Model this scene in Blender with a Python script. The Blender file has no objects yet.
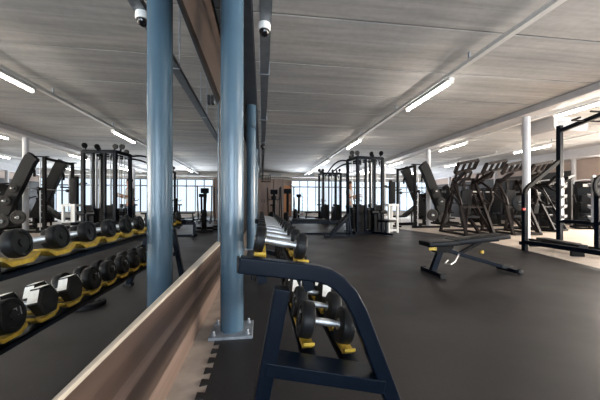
import bpy, bmesh, math, random
from mathutils import Vector, Matrix
random.seed(7)
S = bpy.context.scene
COL = S.collection
PI = math.pi

# ------------------------------------------------------------------ materials
def new_mat(name):
    m = bpy.data.materials.new(name); m.use_nodes = True
    nt = m.node_tree; nt.nodes.clear()
    out = nt.nodes.new('ShaderNodeOutputMaterial')
    b = nt.nodes.new('ShaderNodeBsdfPrincipled')
    nt.links.new(b.outputs[0], out.inputs[0])
    return m, nt, b
def coords(nt, scale=(1, 1, 1)):
    tc = nt.nodes.new('ShaderNodeTexCoord'); mp = nt.nodes.new('ShaderNodeMapping')
    mp.inputs['Scale'].default_value = scale
    nt.links.new(tc.outputs['Object'], mp.inputs[0]); return mp.outputs[0]
def noise(nt, vec, scale, detail=4, rough=.55):
    n = nt.nodes.new('ShaderNodeTexNoise')
    n.inputs['Scale'].default_value = scale; n.inputs['Detail'].default_value = detail
    n.inputs['Roughness'].default_value = rough
    nt.links.new(vec, n.inputs['Vector']); return n.outputs['Fac']
def ramp(nt, fac, stops, interp='LINEAR'):
    r = nt.nodes.new('ShaderNodeValToRGB'); cr = r.color_ramp; cr.interpolation = interp
    while len(cr.elements) < len(stops): cr.elements.new(.5)
    for e, (p, c) in zip(cr.elements, stops): e.position = p; e.color = (*c, 1)
    nt.links.new(fac, r.inputs[0]); return r.outputs[0]
def mixc(nt, fac, a, b, mode='MIX'):
    m = nt.nodes.new('ShaderNodeMix'); m.data_type = 'RGBA'; m.blend_type = mode
    if isinstance(fac, float): m.inputs[0].default_value = fac
    else: nt.links.new(fac, m.inputs[0])
    for k, v in ((6, a), (7, b)):
        if isinstance(v, tuple): m.inputs[k].default_value = (*v, 1)
        else: nt.links.new(v, m.inputs[k])
    return m.outputs[2]
def bump(nt, b, fac, strength, dist=.01):
    n = nt.nodes.new('ShaderNodeBump'); n.inputs['Strength'].default_value = strength
    n.inputs['Distance'].default_value = dist
    nt.links.new(fac, n.inputs['Height']); nt.links.new(n.outputs[0], b.inputs['Normal'])
def simple(name, col, rough=.5, metal=0., var=.12, scale=12., spec=None, bmp=0.):
    m, nt, b = new_mat(name)
    v = coords(nt); f = noise(nt, v, scale)
    lo = tuple(c * (1 - var) for c in col); hi = tuple(min(1, c * (1 + var)) for c in col)
    nt.links.new(ramp(nt, f, [(.3, lo), (.7, hi)]), b.inputs['Base Color'])
    b.inputs['Roughness'].default_value = rough; b.inputs['Metallic'].default_value = metal
    if spec is not None: b.inputs['Specular IOR Level'].default_value = spec
    if bmp: bump(nt, b, noise(nt, v, scale * 12, 2), bmp, .002)
    return m
M = {}
M['frame'] = simple('navy_black_powder_coat', (.0022, .005, .011), .32, 0, .1, 40, .13)
M['frame_dark'] = simple('black_powder_coat', (.0065, .006, .0065), .6, 0, .1, 40, .10)
M['frame_warm_tint'] = simple('dark_paint_warm_light', (.015, .0105, .010), .5, 0, .1, 30, .14)  # dark paint browned to carry the warm light on the lever machines
M['rubber'] = simple('black_rubber', (.010, .010, .011), .6, 0, .25, 20, .3, .15)
M['urethane'] = simple('charcoal_urethane', (.007, .0075, .009), .45, 0, .2, 14, .22)
M['pad'] = simple('black_vinyl', (.007, .008, .010), .45, 0, .2, 20, .14, .1)
M['chrome'] = simple('brushed_chrome', (.62, .63, .65), .36, 1, .05, 50)
M['knurl'] = simple('knurled_steel', (.62, .63, .65), .34, .9, .12, 160, None, .4)
M['yellow'] = simple('worn_yellow_plastic', (.46, .30, .03), .5, 0, .45, 26)
M['steel_light'] = simple('pale_grey_steel', (.55, .55, .57), .4, .2, .08, 9)
M['white'] = simple('white_paint', (.83, .82, .80), .5, 0, .05, 6)
M['offwhite'] = simple('off_white_plaster', (.62, .60, .57), .8, 0, .06, 3)
M['beige'] = simple('warm_beige_plaster', (.42, .33, .28), .85, 0, .08, 2)
M['col_blue'] = simple('blue_grey_gloss_paint', (.062, .112, .160), .25, 0, .06, 5, .6)
M['col_white'] = simple('pale_column_paint', (.60, .60, .63), .4, 0, .06, 5)
M['plate_grey'] = simple('dull_grey_steel', (.30, .33, .37), .5, .5, .2, 14)
M['tray'] = simple('galvanised_grey', (.19, .21, .24), .5, .4, .15, 9)
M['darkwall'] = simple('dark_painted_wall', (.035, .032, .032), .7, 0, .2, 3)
M['steelbeam'] = simple('blue_black_steel_beam', (.035, .042, .055), .5, 0, .2, 5)
M['beam'] = simple('grey_beam_paint', (.50, .49, .50), .6, 0, .08, 4)
M['red'] = simple('red_plastic', (.55, .03, .02), .4)
M['orange'] = simple('orange_door_paint', (.55, .22, .08), .5)
M['skin'] = simple('skin', (.56, .31, .21), .5, 0, .06, 10)
M['shirt'] = simple('pale_cotton', (.62, .62, .62), .85, 0, .06, 20)
M['trousers'] = simple('grey_blue_cotton', (.20, .25, .31), .85, 0, .1, 20)
M['hair'] = simple('brown_hair', (.035, .02, .012), .6, 0, .3, 40)
M['shoe'] = simple('dark_trainer', (.03, .03, .035), .6)
M['eye'] = simple('eye_dark', (.02, .015, .012), .2)
M['lip'] = simple('lip', (.42, .16, .13), .5)
M['glass_dark'] = simple('smoked_dome', (.008, .008, .010), .1, 0, .1, 5, .6)
M['screen'] = simple('dark_screen', (.012, .014, .018), .15)
M['label_white'] = simple('printed_white_panel', (.86, .84, .80), .5, 0, .1, 40)
M['print'] = simple('grey_print', (.36, .37, .38), .5)

def emis(name, col, st):
    m = bpy.data.materials.new(name); m.use_nodes = True; nt = m.node_tree; nt.nodes.clear()
    o = nt.nodes.new('ShaderNodeOutputMaterial'); e = nt.nodes.new('ShaderNodeEmission')
    e.inputs[0].default_value = (*col, 1); e.inputs[1].default_value = st
    nt.links.new(e.outputs[0], o.inputs[0]); return m
M['tube'] = emis('lit_tube', (1, .91, .80), 44.0)

m, nt, b = new_mat('mirror_silver')
b.inputs['Base Color'].default_value = (.86, .88, .88, 1); b.inputs['Metallic'].default_value = 1
b.inputs['Roughness'].default_value = 0.0
n_ = noise(nt, coords(nt), 1.2, 2); nt.links.new(ramp(nt, n_, [(.3, (.83, .855, .855)), (.7, (.87, .89, .89))]), b.inputs['Base Color'])
M['mirror'] = m

m = bpy.data.materials.new('window_glass'); m.use_nodes = True; nt = m.node_tree; nt.nodes.clear()
o = nt.nodes.new('ShaderNodeOutputMaterial'); mx = nt.nodes.new('ShaderNodeMixShader')
tr = nt.nodes.new('ShaderNodeBsdfTransparent'); tr.inputs[0].default_value = (.93, .97, 1, 1)
gl = nt.nodes.new('ShaderNodeBsdfGlossy'); gl.inputs['Roughness'].default_value = .02
fr = nt.nodes.new('ShaderNodeFresnel'); fr.inputs[0].default_value = 1.3
nt.links.new(fr.outputs[0], mx.inputs[0]); nt.links.new(tr.outputs[0], mx.inputs[1]); nt.links.new(gl.outputs[0], mx.inputs[2])
nt.links.new(mx.outputs[0], o.inputs[0]); M['glass'] = m

# rubber floor: fine speckle, wide wear patches
m, nt, b = new_mat('speckled_rubber_floor')
v = coords(nt)
patch = ramp(nt, noise(nt, v, .55, 5), [(.3, (.020, .018, .0185)), (.7, (.034, .031, .0315))])
vo = nt.nodes.new('ShaderNodeTexVoronoi'); vo.inputs['Scale'].default_value = 85
nt.links.new(v, vo.inputs['Vector'])
spk = ramp(nt, vo.outputs['Distance'], [(.0, (1, 1, 1)), (.10, (1, 1, 1)), (.16, (0, 0, 0))])
spn = ramp(nt, noise(nt, v, 40, 2), [(.52, (0, 0, 0)), (.60, (1, 1, 1))])
sp = mixc(nt, 1.0, spk, spn, 'MULTIPLY')
nt.links.new(mixc(nt, sp, patch, (.12, .115, .115)), b.inputs['Base Color'])
nt.links.new(ramp(nt, noise(nt, v, 1.3, 6), [(.3, (.38, .38, .38)), (.7, (.52, .52, .52))]), b.inputs['Roughness'])
b.inputs['Specular IOR Level'].default_value = .22
bump(nt, b, noise(nt, v, 160, 3), .25, .003)
M['floor_rubber'] = m
M['screed'] = simple('pale_screed', (.40, .33, .28), .6, 0, .18, 7, None, .1)

# pale laminate floor
m, nt, b = new_mat('pale_laminate')
v = coords(nt)
w = nt.nodes.new('ShaderNodeTexBrick'); w.inputs['Scale'].default_value = 1.0
w.inputs['Brick Width'].default_value = 1.3; w.inputs['Row Height'].default_value = .19
w.inputs['Mortar Size'].default_value = .004
w.inputs['Color1'].default_value = (.74, .64, .56, 1); w.inputs['Color2'].default_value = (.68, .58, .50, 1)
w.inputs['Mortar'].default_value = (.36, .29, .24, 1)
nt.links.new(v, w.inputs['Vector'])
g = ramp(nt, noise(nt, coords(nt, (1.2, 14, 1)), 2.2, 5), [(.3, (.84, .82, .8)), (.7, (1, 1, 1))])
nt.links.new(mixc(nt, 1.0, w.outputs['Color'], g, 'MULTIPLY'), b.inputs['Base Color'])
b.inputs['Roughness'].default_value = .42
M['laminate'] = m

# concrete hollow-core slabs: streaks along the slab, pale water stains
m, nt, b = new_mat('raw_concrete_slab')
v = coords(nt, (.16, 2.2, 1))
st = ramp(nt, noise(nt, v, 1.6, 8, .62), [(.28, (.40, .395, .39)), (.5, (.50, .49, .48)), (.72, (.60, .59, .58))])
bl = ramp(nt, noise(nt, coords(nt, (.45, .9, 1)), 1.1, 6, .6), [(.60, (0, 0, 0)), (.78, (.55, .55, .55))])
fin = ramp(nt, noise(nt, coords(nt), 9, 6, .7), [(.3, (.86, .86, .86)), (.7, (1, 1, 1))])
c = mixc(nt, bl, st, (.72, .71, .71)); c = mixc(nt, 1.0, c, fin, 'MULTIPLY')
nt.links.new(c, b.inputs['Base Color']); cl = ramp(nt, noise(nt, coords(nt, (.25, .5, 1)), .8, 6, .65), [(.30, (.80, .81, .83)), (.52, (1, 1, 1)), (.72, (1.12, 1.07, 1.0))])
st2 = ramp(nt, noise(nt, coords(nt, (.5, 9, 1)), 1.4, 5, .6), [(.34, (.86, .86, .86)), (.6, (1.05, 1.05, 1.05))])
c = mixc(nt, 1.0, c, cl, 'MULTIPLY'); c = mixc(nt, 1.0, c, st2, 'MULTIPLY'); nt.links.new(c, b.inputs['Base Color'])
b.inputs['Roughness'].default_value = .85
bump(nt, b, noise(nt, coords(nt), 30, 5), .15, .01)
M['concrete'] = m

def wood(name, stops, sc=(14, .55, 14), planks=None):
    m, nt, b = new_mat(name)
    v = coords(nt, sc)
    c = ramp(nt, noise(nt, v, 1.5, 6, .6), stops)
    if planks:
        tc = nt.nodes.new('ShaderNodeTexCoord'); sx = nt.nodes.new('ShaderNodeSeparateXYZ')
        nt.links.new(tc.outputs['Object'], sx.inputs[0])
        c = mixc(nt, 1.0, c, ramp(nt, sx.outputs['Z'], planks, 'CONSTANT'), 'MULTIPLY')
    nt.links.new(c, b.inputs['Base Color']); b.inputs['Roughness'].default_value = .38
    bump(nt, b, noise(nt, v, 6, 3), .1, .003)
    return m
M['wood_board'] = wood('striped_wood_board', [(.3, (.066, .045, .036)), (.7, (.098, .069, .057))], (14, .5, 14),
    [(0, (2.3, 2.3, 2.3)), (.13, (1.1, 1.08, 1.05)), (.18, (.8, .76, .74)), (.27, (1.7, 1.7, 1.75)), (.33, (.9, .86, .84)), (.41, (1.15, 1.1, 1.08))])
M['wood_top'] = wood('brown_wood_panel', [(.3, (.040, .026, .020)), (.7, (.062, .042, .033))])
M['wood_edge'] = wood('pale_wood_edge', [(.3, (.50, .44, .37)), (.7, (.60, .53, .45))])
M['wood_cab'] = wood('brown_cabinet_wood', [(.3, (.13, .075, .05)), (.7, (.22, .13, .085))], (3, 14, .6))

# ------------------------------------------------------------------ mesh helper
class MB:
    def __init__(s): s.bm = bmesh.new()
    def _loop(s, pts): return [s.bm.verts.new(p) for p in pts]
    def _skin(s, rings, closed=False, caps=True):
        n = len(rings[0]); R = len(rings)
        for i in range(R if closed else R - 1):
            a, b2 = rings[i], rings[(i + 1) % R]
            for k in range(n):
                try: s.bm.faces.new((a[k], a[(k + 1) % n], b2[(k + 1) % n], b2[k]))
                except ValueError: pass
        if caps and not closed:
            s.bm.faces.new(list(reversed(rings[0]))); s.bm.faces.new(rings[-1])
    def box(s, x0, x1, y0, y1, z0, z1):
        a = s._loop([(x0, y0, z0), (x1, y0, z0), (x1, y1, z0), (x0, y1, z0)])
        b2 = s._loop([(x0, y0, z1), (x1, y0, z1), (x1, y1, z1), (x0, y1, z1)])
        s._skin([a, b2]); return s
    def beam(s, p, q, w, h, up=(0, 0, 1)):
        p, q = Vector(p), Vector(q); d = (q - p).normalized(); u = Vector(up)
        if abs(d.dot(u)) > .98: u = Vector((0, 1, 0)) if abs(d.y) < .9 else Vector((1, 0, 0))
        sd = d.cross(u).normalized(); u = sd.cross(d).normalized()
        R = []
        for c in (p, q):
            R.append(s._loop([c - sd * w / 2 - u * h / 2, c + sd * w / 2 - u * h / 2, c + sd * w / 2 + u * h / 2, c - sd * w / 2 + u * h / 2]))
        s._skin(R); return s
    def sweep(s, pts, side, w, h):
        """rectangular tube along a planar path: w along `side`, h in the plane"""
        pts = [Vector(p) for p in pts]; side = Vector(side).normalized(); R = []
        for i, p in enumerate(pts):
            d0 = (p - pts[i - 1]).normalized() if i else None
            d1 = (pts[i + 1] - p).normalized() if i < len(pts) - 1 else None
            d = ((d0 or d1) + (d1 or d0)).normalized()
            u = side.cross(d).normalized(); k = 1.0
            if d0 and d1: k = 1 / max(.5, d.dot(d0))
            R.append(s._loop([p - side * w / 2 - u * h / 2 * k, p + side * w / 2 - u * h / 2 * k, p + side * w / 2 + u * h / 2 * k, p - side * w / 2 + u * h / 2 * k]))
        s._skin(R); return s
    def tube(s, pts, r, n=10, closed=False):
        pts = [Vector(p) for p in pts]; R = []; u = None; N = len(pts)
        for i, p in enumerate(pts):
            if closed: d = (pts[(i + 1) % N] - pts[i - 1]).normalized()
            else: d = (pts[min(i + 1, N - 1)] - pts[max(i - 1, 0)]).normalized()
            if u is None: u = d.orthogonal().normalized()
            u = (u - d * u.dot(d)).normalized(); v2 = d.cross(u)
            rr = r[i] if isinstance(r, (list, tuple)) else r
            R.append(s._loop([p + (u * math.cos(2 * PI * k / n) + v2 * math.sin(2 * PI * k / n)) * rr for k in range(n)]))
        s._skin(R, closed); return s
    def lathe(s, c, axis, prof, n=24):
        """prof: (radius, offset along axis)"""
        c = Vector(c); d = Vector(axis).normalized(); u = d.orthogonal().normalized(); v2 = d.cross(u); R = []
        for r, t in prof:
            r = max(r, .0004)
            R.append(s._loop([c + d * t + (u * math.cos(2 * PI * k / n) + v2 * math.sin(2 * PI * k / n)) * r for k in range(n)]))
        s._skin(R); return s
    def disc(s, c, axis, r, t, n=24, bev=.0):
        bev = bev or min(r * .08, t * .25)
        return s.lathe(c, axis, [(r - bev, -t / 2), (r, -t / 2 + bev), (r, t / 2 - bev), (r - bev, t / 2)], n)
    def prism(s, poly, axis, a, b2):
        """poly in the two other axes (in xyz order), extruded along axis index"""
        def P(p, t):
            q = list(p); q.insert(axis, t); return q
        s._skin([s._loop([P(p, a) for p in poly]), s._loop([P(p, b2) for p in poly])]); return s
    def ball(s, c, r, sx=1, sy=1, sz=1, u=14, v=9):
        mt = Matrix.Translation(Vector(c)) @ Matrix.Diagonal((sx, sy, sz, 1))
        bmesh.ops.create_uvsphere(s.bm, u_segments=u, v_segments=v, radius=r, matrix=mt); return s
    def pad(s, c, lx, ly, lz, rot=None, r=.02):
        """upholstered pad, rounded box"""
        t = bmesh.new(); bmesh.ops.create_cube(t, size=1, matrix=Matrix.Diagonal((lx, ly, lz, 1)))
        bmesh.ops.bevel(t, geom=list(t.edges), offset=min(r, lx * .45, ly * .45, lz * .45), segments=3, affect='EDGES', profile=.6)
        mt = Matrix.Translation(Vector(c)) @ (rot.to_4x4() if rot else Matrix.Identity(4))
        t.transform(mt); mm = {}
        for vv in t.verts: mm[vv] = s.bm.verts.new(vv.co)
        for f in t.faces: s.bm.faces.new([mm[vv] for vv in f.verts])
        t.free(); return s
    def build(s, name, mat, parent=None, origin=(0, 0, 0), bevel=0., extra=None):
        bmesh.ops.recalc_face_normals(s.bm, faces=list(s.bm.faces))
        if any(origin): bmesh.ops.translate(s.bm, verts=list(s.bm.verts), vec=-Vector(origin))
        me = bpy.data.meshes.new(name); s.bm.to_mesh(me); s.bm.free()
        me.polygons.foreach_set('use_smooth', [True] * len(me.polygons))
        me.set_sharp_from_angle(angle=math.radians(38))
        me.materials.append(M[mat] if isinstance(mat, str) else mat)
        o = bpy.data.objects.new(name, me); COL.objects.link(o)
        if parent: o.parent = parent
        elif any(origin): o.location = origin
        if bevel:
            bv = o.modifiers.new('bevel', 'BEVEL'); bv.width = bevel; bv.segments = 2; bv.limit_method = 'ANGLE'
            bv.angle_limit = math.radians(50); bv.harden_normals = True
        return o
def B(*a): return MB().box(*a)
def tag(o, label, cat, group=None, kind=None):
    o['label'] = label; o['category'] = cat
    if group: o['group'] = group
    if kind: o['kind'] = kind
    return o
def thing(name, label, cat, loc=(0, 0, 0), rz=0., group=None, kind=None):
    o = bpy.data.objects.new(name, None); COL.objects.link(o); o.empty_display_size = .1
    o.location = loc; o.rotation_euler = (0, 0, rz); return tag(o, label, cat, group, kind)
def dup(root, loc, rz=0., label=None, group=None, cat=None):
    r = root.copy(); COL.objects.link(r); r.location = loc; r.rotation_euler = (0, 0, rz)
    if label: r['label'] = label
    if group: r['group'] = group
    for ch in list(root.children):
        c = ch.copy(); COL.objects.link(c); c.parent = r
        for g in list(ch.children):
            d = g.copy(); COL.objects.link(d); d.parent = c
    return r
def struct(mb, name, mat, label, cat, **k):
    return tag(mb.build(name, mat, **k), label, cat, kind='structure')

# ------------------------------------------------------------------ dimensions (metres; X right, Y away, Z up)
CEIL = 3.35; WL = -.48; WR = 14.2; YB = 22.6; YF = -4.2
# ------------------------------------------------------------------ the room
struct(B(WL - .2, WR + .2, YF - .2, YB + .2, -.3, -.008), 'floor', 'laminate', 'pale laminate floor at the far side of the gym', 'floor')
struct(B(-.468, -.20, YF, YB - .1, -.0079, -.0055), 'floor_strip', 'screed', 'pale bare screed strip along the foot of the wood board', 'floor')
# rubber flooring with puzzle-cut left edge
edge = []
y = YF
while y < 5.0:
    p = .11
    edge += [(-.285, y), (-.285, y + p * .30), (-.325, y + p * .22), (-.325, y + p * .78), (-.285, y + p * .70)]
    y += p
edge += [(-.285, YB)]
right = [(3.5, YB), (5.05, 18), (5.2, 10.2), (5.62, 8.0), (5.60, 6.2), (5.36, 5.1), (4.88, 3.4), (4.7, 2.5), (4.6, YF)]
mb = MB()
top = mb._loop([(x, y, 0) for x, y in edge + right]); bot = mb._loop([(x, y, -.0078) for x, y in edge + right])
mb._skin([bot, top])
struct(mb, 'floor_mat', 'floor_rubber', 'dark speckled rubber sports floor with puzzle-cut edge', 'floor')
# ceiling of concrete slabs
mb = MB(); y = YF - .2; PITCH = 1.24; y = 3.60 - PITCH * 7
while y < YB + .2:
    poly = [(y + .019, CEIL + .12), (y + .019, CEIL), (y + PITCH - .019, CEIL), (y + PITCH - .019, CEIL + .12)]
    mb.prism(poly, 0, WL - .2, WR + .2); y += PITCH
mb.box(WL - .2, WR + .2, YF - .6, YB + .6, CEIL + .1, CEIL + .3)
struct(mb, 'ceiling', 'concrete', 'raw concrete slab ceiling with dark joints', 'ceiling')
# left wall: dark wall, wooden skirting board with ledge, mirror, wooden board
struct(B(WL - .32, WL - .09, YF - .2, YB + .2, -.01, CEIL + .02), 'wall_left', 'darkwall', 'dark wall behind the mirror', 'wall')
struct(B(WL - .089, -.469, YF, 3.42, -.008, .497), 'baseboard_left', 'wood_board', 'tall striped brown wood board under the mirror', 'board', bevel=.002)
struct(B(WL - .089, -.454, YF, 3.42, .497, .512), 'trim_1', 'wood_edge', 'pale wood ledge strip along the mirror foot', 'trim', bevel=.002)
struct(B(WL - .089, -.462, YF, 3.42, 2.16, 2.80), 'trim_2', 'wood_top', 'brown wood panel above the mirror', 'trim', bevel=.002)
struct(B(WL - .089, -.462, YF, 3.42, 2.147, 2.159), 'trim_3', 'wood_top', 'thin wood edge along the mirror head', 'trim')
struct(B(WL - .089, -.482, 3.40, 3.42, .512, 2.145), 'trim_4', 'wood_top', 'brown upright strip closing the mirror end', 'trim')
ys = [-2.2, -.95, .29, 1.54, 2.79, 3.398]
for i in range(len(ys) - 1):
    o = B(WL - .005, WL + .010, ys[i] + .0012, ys[i + 1] - .0012, .513, 2.144).build('mirror_panel', 'mirror', origin=(WL, 1.6, .513))
    o.rotation_euler = (0, 0, math.radians(.6))
    names = ['well before the dumbbells', 'just before the dumbbell rack', 'beside the near end of the dumbbell rack', 'showing the reflected blue column', 'at the far end by the brown upright strip']
    tag(o, 'frameless wall mirror panel ' + names[i], 'mirror', 'mirror panels on the left wall')
t = thing('junction_box', 'small black box fixed near the top of the mirror', 'box', (WL, 2.80, 1.94))
B(0.001, .028, -.024, .024, -.042, .042).build('housing', 'glass_dark', t, bevel=.004)
B(.028, .031, -.014, .014, -.03, -.01).build('button', 'plate_grey', t)
# back wall with a long glazed front
ZB0, ZB1 = .34, 2.86
struct(B(WL - .2, WR + .2, YB, YB + .2, ZB1, CEIL + .02), 'wall_back', 'offwhite', 'white wall strip above the far windows', 'wall')
struct(B(WL - .2, 2.35, YB, YB + .2, -.01, ZB1), 'wall_back_side', 'beige', 'plain far wall at the end of the dumbbell aisle', 'wall')
struct(B(2.35, WR + .2, YB, YB + .2, -.01, ZB0), 'baseboard_back', 'offwhite', 'low sill under the far windows', 'sill')
x = 2.35; wi = 1
while x < WR - .2:
    x1 = min(x + 2.6, WR)
    fr_ = MB(); k = 4; dx = (x1 - x) / k
    for j in range(k + 1): fr_.box(x + j * dx - .035, x + j * dx + .035, YB + .03, YB + .10, ZB0, ZB1)
    fr_.box(x, x1, YB + .03, YB + .10, ZB1 - .09, ZB1); fr_.box(x, x1, YB + .03, YB + .10, ZB0, ZB0 + .06); fr_.box(x, x1, YB + .03, YB + .10, 2.26, 2.36)
    w = struct(fr_, 'window_%d' % wi, 'plate_grey', 'tall glazed bay in the far wall, number %s from the aisle' % ['one', 'two', 'three', 'four', 'five', 'six', 'seven'][wi - 1], 'window')
    for j in range(k): B(x + j * dx + .025, x + (j + 1) * dx - .025, YB + .06, YB + .066, ZB0 + .06, ZB1 - .06).build('pane', 'glass', w)
    x = x1; wi += 1
# right wall, windowed along the near half
struct(B(WR, WR + .2, 10.2, YB + .2, -.01, CEIL + .02), 'wall_right', 'beige', 'warm beige wall at the far side', 'wall')
struct(MB().box(WR, WR + .2, YF - .2, 10.2, -.01, .5).box(WR, WR + .2, YF - .2, 10.2, 2.9, CEIL + .02), 'wall_right_sill', 'beige', 'beige wall above and below the side windows', 'wall')
y = YF
while y < 10.1:
    y1 = min(y + 2.4, 10.2); fr_ = MB()
    fr_.box(WR + .03, WR + .1, y, y + .06, .5, 2.9).box(WR + .03, WR + .1, y1 - .06, y1, .5, 2.9).box(WR + .03, WR + .1, y, y1, .5, .56).box(WR + .03, WR + .1, y, y1, 2.84, 2.9)
    w = struct(fr_, 'window_%d' % wi, 'plate_grey', 'side window beyond the machines, bay at %.0f metres' % y, 'window')
    B(WR + .06, WR + .066, y + .06, y1 - .06, .56, 2.84).build('pane', 'glass', w); y = y1; wi += 1
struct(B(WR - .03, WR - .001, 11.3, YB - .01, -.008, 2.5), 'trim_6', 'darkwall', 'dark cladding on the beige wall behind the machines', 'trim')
# front wall behind the camera, windowed
struct(MB().box(WL - .2, WR + .2, YF - .2, YF, -.01, .35).box(WL - .2, WR + .2, YF - .2, YF, 2.7, CEIL + .02).box(WL - .2, -.2, YF - .2, YF, .35, 2.7)
       .box(.75, 1.2, YF - .2, YF, .35, 2.7).box(2.15, 4.4, YF - .2, YF, .35, 2.7).box(9, WR + .2, YF - .2, YF, .35, 2.7), 'wall_front', 'offwhite', 'white wall behind the camera', 'wall')
for (a, c_) in ((-.2, .75), (1.2, 2.15), (4.4, 9.0)):
    fr_ = MB().box(a, a + .06, YF - .12, YF - .05, .35, 2.7).box(c_ - .06, c_, YF - .12, YF - .05, .35, 2.7).box(a, c_, YF - .12, YF - .05, .35, .41).box(a, c_, YF - .12, YF - .05, 2.64, 2.7)
    w = struct(fr_, 'window_%d' % wi, 'plate_grey', 'window in the wall behind the camera at %.0f' % a, 'window')
    B(a + .06, c_ - .06, YF - .09, YF - .084, .41, 2.64).build('pane', 'glass', w); wi += 1
# columns
def column(x, y, top, mat, label, plate=True, rad=.085):
    c = struct(MB().lathe((0, 0, 0), (0, 0, 1), [(rad, 0.0), (rad, top)], 40), 'column', mat, label, 'column')
    c.location = (x, y, 0)
    if plate:
        pl = B(-.15, .155, -.14, .14, -.002, .018).build('base_plate', 'plate_grey', c, bevel=.003)
        for sx in (-1, 1):
            for sy in (-1, 1):
                MB().lathe((.118 * sx, .10 * sy, .018), (0, 0, 1), [(.016, 0), (.016, .012), (.009, .012), (.009, .03), (.007, .034)], 6).build('anchor_bolt', 'plate_grey', pl)
    return c
column(-.222, 2.18, 3.02, 'col_blue', 'blue painted steel column beside the near end of the dumbbells')
column(-.222, 6.1, 3.02, 'col_blue', 'blue painted steel column past the dumbbell rack', True, .10)
column(-.222, 10.86, 3.02, 'col_blue', 'blue painted steel column third along the mirror wall', False)
column(-.222, 15.2, 3.02, 'col_blue', 'blue painted steel column by the wooden cabinets', False)
column(6.8, 6.56, 3.2, 'col_white', 'pale round column behind the power rack', False)
column(6.8, 10.95, 3.2, 'col_white', 'pale round column behind the smith machine', False)
column(6.8, 15.25, 3.2, 'col_white', 'pale round column behind the white stand', False)
column(6.8, 19.6, 3.2, 'col_white', 'pale round column near the far windows', False)
column(13.8, 11.0, 3.2, 'beam', 'grey round column at the beige wall', False)
column(13.8, 15.3, 3.2, 'beam', 'grey column further along the beige wall', False)
column(13.8, 19.5, 3.2, 'beam', 'grey column in the far corner', False)
# beams
struct(MB().box(-.33, -.11, YF, YB, 3.02, 3.06).box(-.235, -.205, YF, YB, 3.06, CEIL - .02).box(-.33, -.11, YF, YB, CEIL - .03, CEIL - .001), 'beam', 'steelbeam', 'dark steel beam over the blue columns', 'beam')
struct(B(6.55, 6.95, YF, YB, 3.2, CEIL - .001), 'beam', 'beam', 'grey beam over the pale columns', 'beam', bevel=.01)
struct(B(13.5, 14.15, YF, YB, 2.95, CEIL - .001), 'beam', 'beam', 'grey beam along the beige wall', 'beam', bevel=.01)
# bulkhead with vents at the far wall
bk = struct(B(WL - .085, WR, YB - .7, YB - .005, 3.02, CEIL - .001), 'bulkhead', 'offwhite', 'white boxed bulkhead above the far windows', 'bulkhead')
for xx in (1.0, 3.6, 6.3):
    v_ = MB()
    for k in range(5): v_.box(xx - .45, xx + .45, YB - .72, YB - .70, 3.1 + k * .04, 3.125 + k * .04)
    v_.build('vent', 'plate_grey', bk)

# ------------------------------------------------------------------ ceiling services
# cable tray with cctv dome
t = thing('cable_tray', 'grey metal cable tray running along the ceiling above the dumbbells', 'cable tray', (.03, 0, 2.53))
mb = MB().box(-.05, .05, YF, 20, 0, .006).box(-.05, -.046, YF, 20, 0, .05).box(.046, .05, YF, 20, 0, .05)
mb.build('channel', 'tray', t)
for yy in (-1.5, .4, 2.2, 3.5, 5.4, 7.4, 9.6, 12, 14.5, 17):
    MB().box(-.06, .06, yy - .012, yy + .012, -.006, .0).box(-.06, -.05, yy - .012, yy + .012, -.003, CEIL - 2.53).box(.05, .06, yy - .012, yy + .012, -.003, CEIL - 2.53).build('hanger', 'plate_grey', t)
MB().tube([(-.02, YF, .02), (-.015, 3, .022), (-.02, 9, .02), (-.02, 20, .02)], .014).build('cable', 'rubber', t)
def dome(loc, label, mat):
    t = thing('security_camera', label, 'security camera', loc)
    MB().lathe((0, 0, 0), (0, 0, -1), [(.052, 0), (.055, .008), (.055, .05), (.050, .06)], 24).build('housing', mat, t)
    MB().lathe((0, 0, 0), (0, 0, -1), [(.046, .058), (.043, .078), (.034, .096), (.02, .107), (.002, .111)], 24).build('dome', 'glass_dark', t)
dome((.02, 2.52, 2.53), 'white security camera with black dome under the cable tray', 'white')
dome((.02, 7.75, 2.53), 'black security camera hanging further along the cable tray', 'rubber')
t = thing('wire_basket', 'small wire basket hanging on cords from the cable tray', 'basket', (.12, 9.4, 1.68))
mb = MB()
for z in (0, .10, .2):
    mb.tube([(-.16, -.12, z), (.16, -.12, z), (.16, .12, z), (-.16, .12, z)], .008, 6, True)
mb.build('wire_rings', 'rubber', t)
mb = MB()
for k in range(5):
    xx = -.16 + .08 * k; mb.tube([(xx, -.12, .2), (xx, -.12, 0), (xx, .12, 0), (xx, .12, .2)], .005, 6)
mb.build('wire_ribs', 'rubber', t)
MB().tube([(-.10, 0, 0), (-.12, .02, .4), (-.08, -.02, .7), (-.07, 0, .849)], .012, 8).build('cord', 'rubber', t)
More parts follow.
